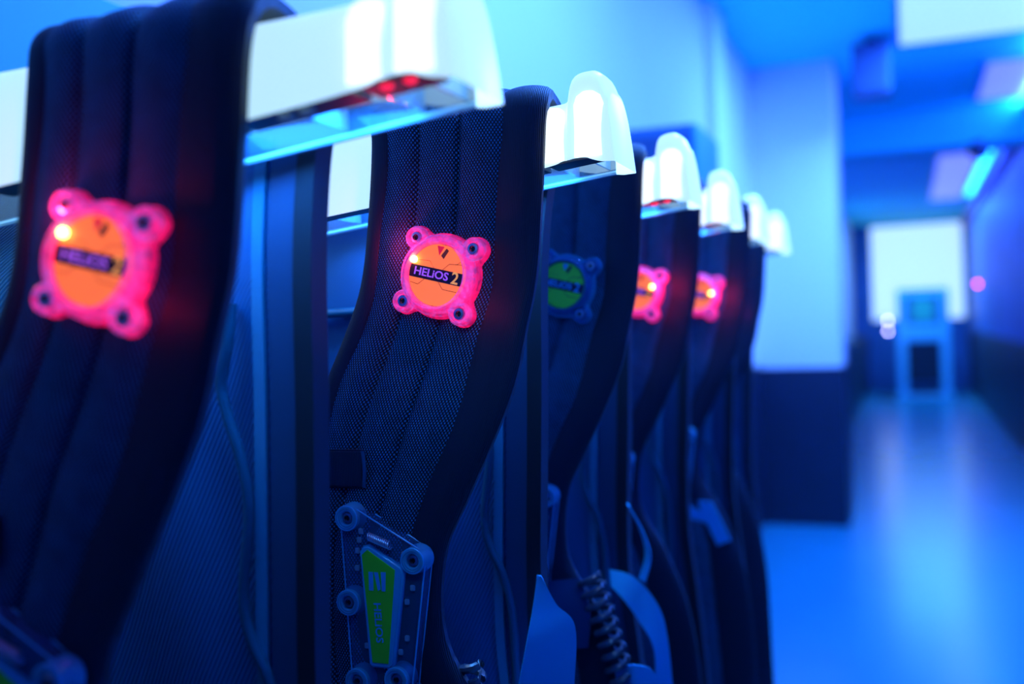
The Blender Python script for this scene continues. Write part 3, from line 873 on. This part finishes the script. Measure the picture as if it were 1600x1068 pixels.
def make_vest(i, dx, lit, led_ang, label, tilt=0.0):
    t = empty('laser_tag_vest', (-0.42 + dx, YV[i], EYE - 1.05))
    tag(t, label, 'vest', 'laser tag vests hanging in a row')
    t.rotation_euler.z = tilt
    p = part('shoulder_strap', 'strap', M['mesh'], lambda: strap_panel(), t)
    part('edge_binding', 'bind_l', M['binding'], lambda: strap_binding(-0.012, 0.125, 0.0055), p)
    part('edge_binding', 'bind_r', M['binding'], lambda: strap_binding(0.755, 1.012, 0.0065), p)
    # stitched patch and webbing keeper on the strap
    part('keeper_patch', 'keeper', M['webbing_dark'], lambda: ([v + VO for v in box(-.520, -.476, -.099, -.092, -.143, -.107, 0.002)[0]], box(-.520, -.476, -.099, -.092, -.143, -.107, 0.002)[1], [(v.x, v.z) for v in box(-.520, -.476, -.099, -.092, -.143, -.107, 0.002)[0]]), p)
    part('keeper_bar', 'keeperbar', M['piping'], lambda: xf(tube([(-.4765, -.0985, -.108), (-.4745, -.0995, -.125), (-.4765, -.0985, -.142)], 0.0018, 8, 14), Matrix.Translation(VO)), p)
    mc = -1.15 if i == 0 else -1.21
    q = part('shoulder_strap', ('strap_m', mc), M['mesh'], lambda: strap_panel(mc), t)
    part('edge_binding', ('bind_lm', mc), M['binding'], lambda: strap_binding(-0.012, 0.125, 0.0055, mc), q)
    part('edge_binding', ('bind_rm', mc), M['binding'], lambda: strap_binding(0.755, 1.012, 0.0065, mc), q)
    b = part('back_panel', 'back', M['lining'], lambda: sheet(back_rows(0, 1, 60), 0.012, None, -1), t)
    if i == 0: b.location.x = 0.016
    part('edge_binding', 'back_bind', M['binding'], lambda: sheet(back_rows(0, 1, 8, -0.006, (0.012, -0.004)), 0.022, None, -1), b)
    part('side_panel', 'back_side', M['neoprene'], lambda: sheet(back_rows(0, 1, 10, -0.004, (0.036, 0.010)), 0.004, None, -1), b)
    part('seam_tape', 'back_tape', M['tape'], lambda: sheet(back_rows(0, 1, 6, -0.005, (0.050, 0.040)), 0.004, None, -1), b)
    part('piping', 'back_pipe', M['piping'], lambda: xf(tube([(-.425, .064, .028), (-.430, .064, -.004), (-.439, .066, -.034), (-.435, .067, -.059), (-.425, .068, -.093), (-.420, .069, -.133), (-.429, .07, -.198), (-.423, .07, -.233), (-.409, .071, -.265), (-.40, .073, -.33), (-.402, .074, -.50), (-.41, .074, -.75), (-.41, .074, -1.0)], 0.0045, 10, 60), Matrix.Translation(VO)), b)
    part('collar_piping', 'collar_pipe', M['piping'], lambda: xf(tube([(-.80, .064, .020), (-.70, .064, .024), (-.60, .064, .0255), (-.53, .064, .027), (-.47, .064, .028)], 0.0055, 10, 40), Matrix.Translation(VO)), b)
    make_round_sensor(t, Vector((-.398, -.072, .051)) + VO, (math.radians(-4), math.radians(14), math.radians(4 if i == 0 else -3)), lit, led_ang)
    make_lower_sensor(t, Vector((LC.x + .014, -.096, LC.z + .004)) + VO, (math.radians(-1), 0, 0))
    return t

VL = ['blurred dark vest nearest the viewer with a pink-lit round sensor',
      'dark mesh vest in sharp focus with pink-lit sensor and green nameplate below',
      'dark vest with an unlit green-faced round sensor, third in the row',
      'blurred vest with red-lit sensor just beyond the green-faced one',
      'blurred vest with red-lit sensor fifth in the row, before the pilaster',
      'dark blurred vest at the far end of the row']
vests = [make_vest(0, -0.073, True, 150, VL[0], 0.0), make_vest(1, 0.0, True, 158, VL[1]), make_vest(2, 0.003, False, 0, VL[2], 0.02),
         make_vest(3, 0.012, True, 25, VL[3], -0.02), make_vest(4, 0.035, True, 15, VL[4], 0.02), make_vest(5, 0.02, True, 150, VL[5], 0.0)]

# loose webbing, cables and buckles, each under the vest it is sewn to
def web(i, keys, name='webbing_strap', mat='webbing'):
    d = ribbon(keys)
    return link(name, mesh(name, d[0], d[1], M[mat], True, d[2]), vests[i])
V2 = .036
web(1, [(-0.3580, V2, -.25, -0.3535, V2, -.25), (-0.3620, V2 - .008, -.285, -0.3420, V2 + .008, -.280), (-0.3670, V2 - .018, -.32, -0.3260, V2 + .018, -.305), (-0.3790, V2 - .018, -.375, -0.3295, V2 + .018, -.37), (-0.3870, V2 - .018, -.45, -0.3370, V2 + .018, -.45), (-0.3920, V2 - .018, -.55, -0.3420, V2 + .018, -.55)])
# third vest: bright folded webbing, a thin strap end and a coiled cable
web(2, [(-.384, .03, -.325, -.380, .02, -.345), (-.350, .02, -.330, -.362, .01, -.358), (-.318, .02, -.365, -.342, .01, -.385), (-.306, .02, -.41, -.322, .01, -.425), (-.30, .02, -.50, -.325, .01, -.50)])
web(2, [(-.356, .03, -.235, -.350, .02, -.238), (-.340, .03, -.270, -.332, .02, -.272), (-.334, .03, -.302, -.324, .02, -.304), (-.343, .03, -.335, -.333, .02, -.337)])
web(2, [(-.345, -.10, -.410, -.345, -.10, -.44), (-.322, -.11, -.402, -.322, -.11, -.45), (-.300, -.10, -.410, -.302, -.10, -.46), (-.285, -.09, -.445, -.288, -.09, -.49)])
def coil(i, p0, p1, turns, rad, name='coiled_cable'):
    p0, p1 = Vector(p0), Vector(p1); pts = []
    d = (p1 - p0).normalized(); a = d.cross(Vector((0, 1, 0))).normalized(); b = d.cross(a)
    n = turns * 12
    for k in range(n + 1):
        q = 2 * math.pi * k / 12
        pts.append(tuple(p0.lerp(p1, k / n) + a * (rad * math.cos(q)) + b * (rad * math.sin(q)) + VO))
    d_ = tube(pts, 0.0042, 8)
    return link(name, mesh(name, *d_, M['cable']), vests[i])
coil(2, (-.372, -.105, -.30), (-.325, -.105, -.46), 11, 0.014)
coil(1, (-.384, -.075, -.305), (-.384, -.075, -.42), 8, 0.010)
# third vest: dangling pouch flap between the straps
web(2, [(-.46, -.10, -.315, -.385, -.10, -.305), (-.46, -.112, -.35, -.37, -.112, -.34), (-.455, -.11, -.40, -.375, -.11, -.385)], 'pouch_flap', 'neoprene')
# fifth vest
web(4, [(-.470, -.115, -.205, -.440, -.115, -.205), (-.472, -.115, -.25, -.442, -.115, -.25), (-.470, -.115, -.285, -.445, -.115, -.28), (-.452, -.115, -.325, -.432, -.115, -.315), (-.430, -.115, -.355, -.415, -.115, -.338), (-.395, -.115, -.365, -.39, -.115, -.345), (-.37, -.115, -.385, -.365, -.115, -.36)])
web(4, [(-.405, -.12, -.325, -.38, -.12, -.325), (-.392, -.12, -.36, -.365, -.12, -.355), (-.372, -.12, -.405, -.348, -.12, -.395)])
web(4, [(-.488, -.11, -.355, -.427, -.11, -.352), (-.480, -.115, -.40, -.445, -.115, -.40), (-.478, -.11, -.445, -.460, -.11, -.445)], 'buckle_plate')
web(5, [(-.43, -.10, -.27, -.422, -.10, -.27), (-.425, -.10, -.36, -.392, -.10, -.36), (-.425, -.10, -.42, -.38, -.10, -.44), (-.40, -.10, -.48, -.375, -.10, -.50)])
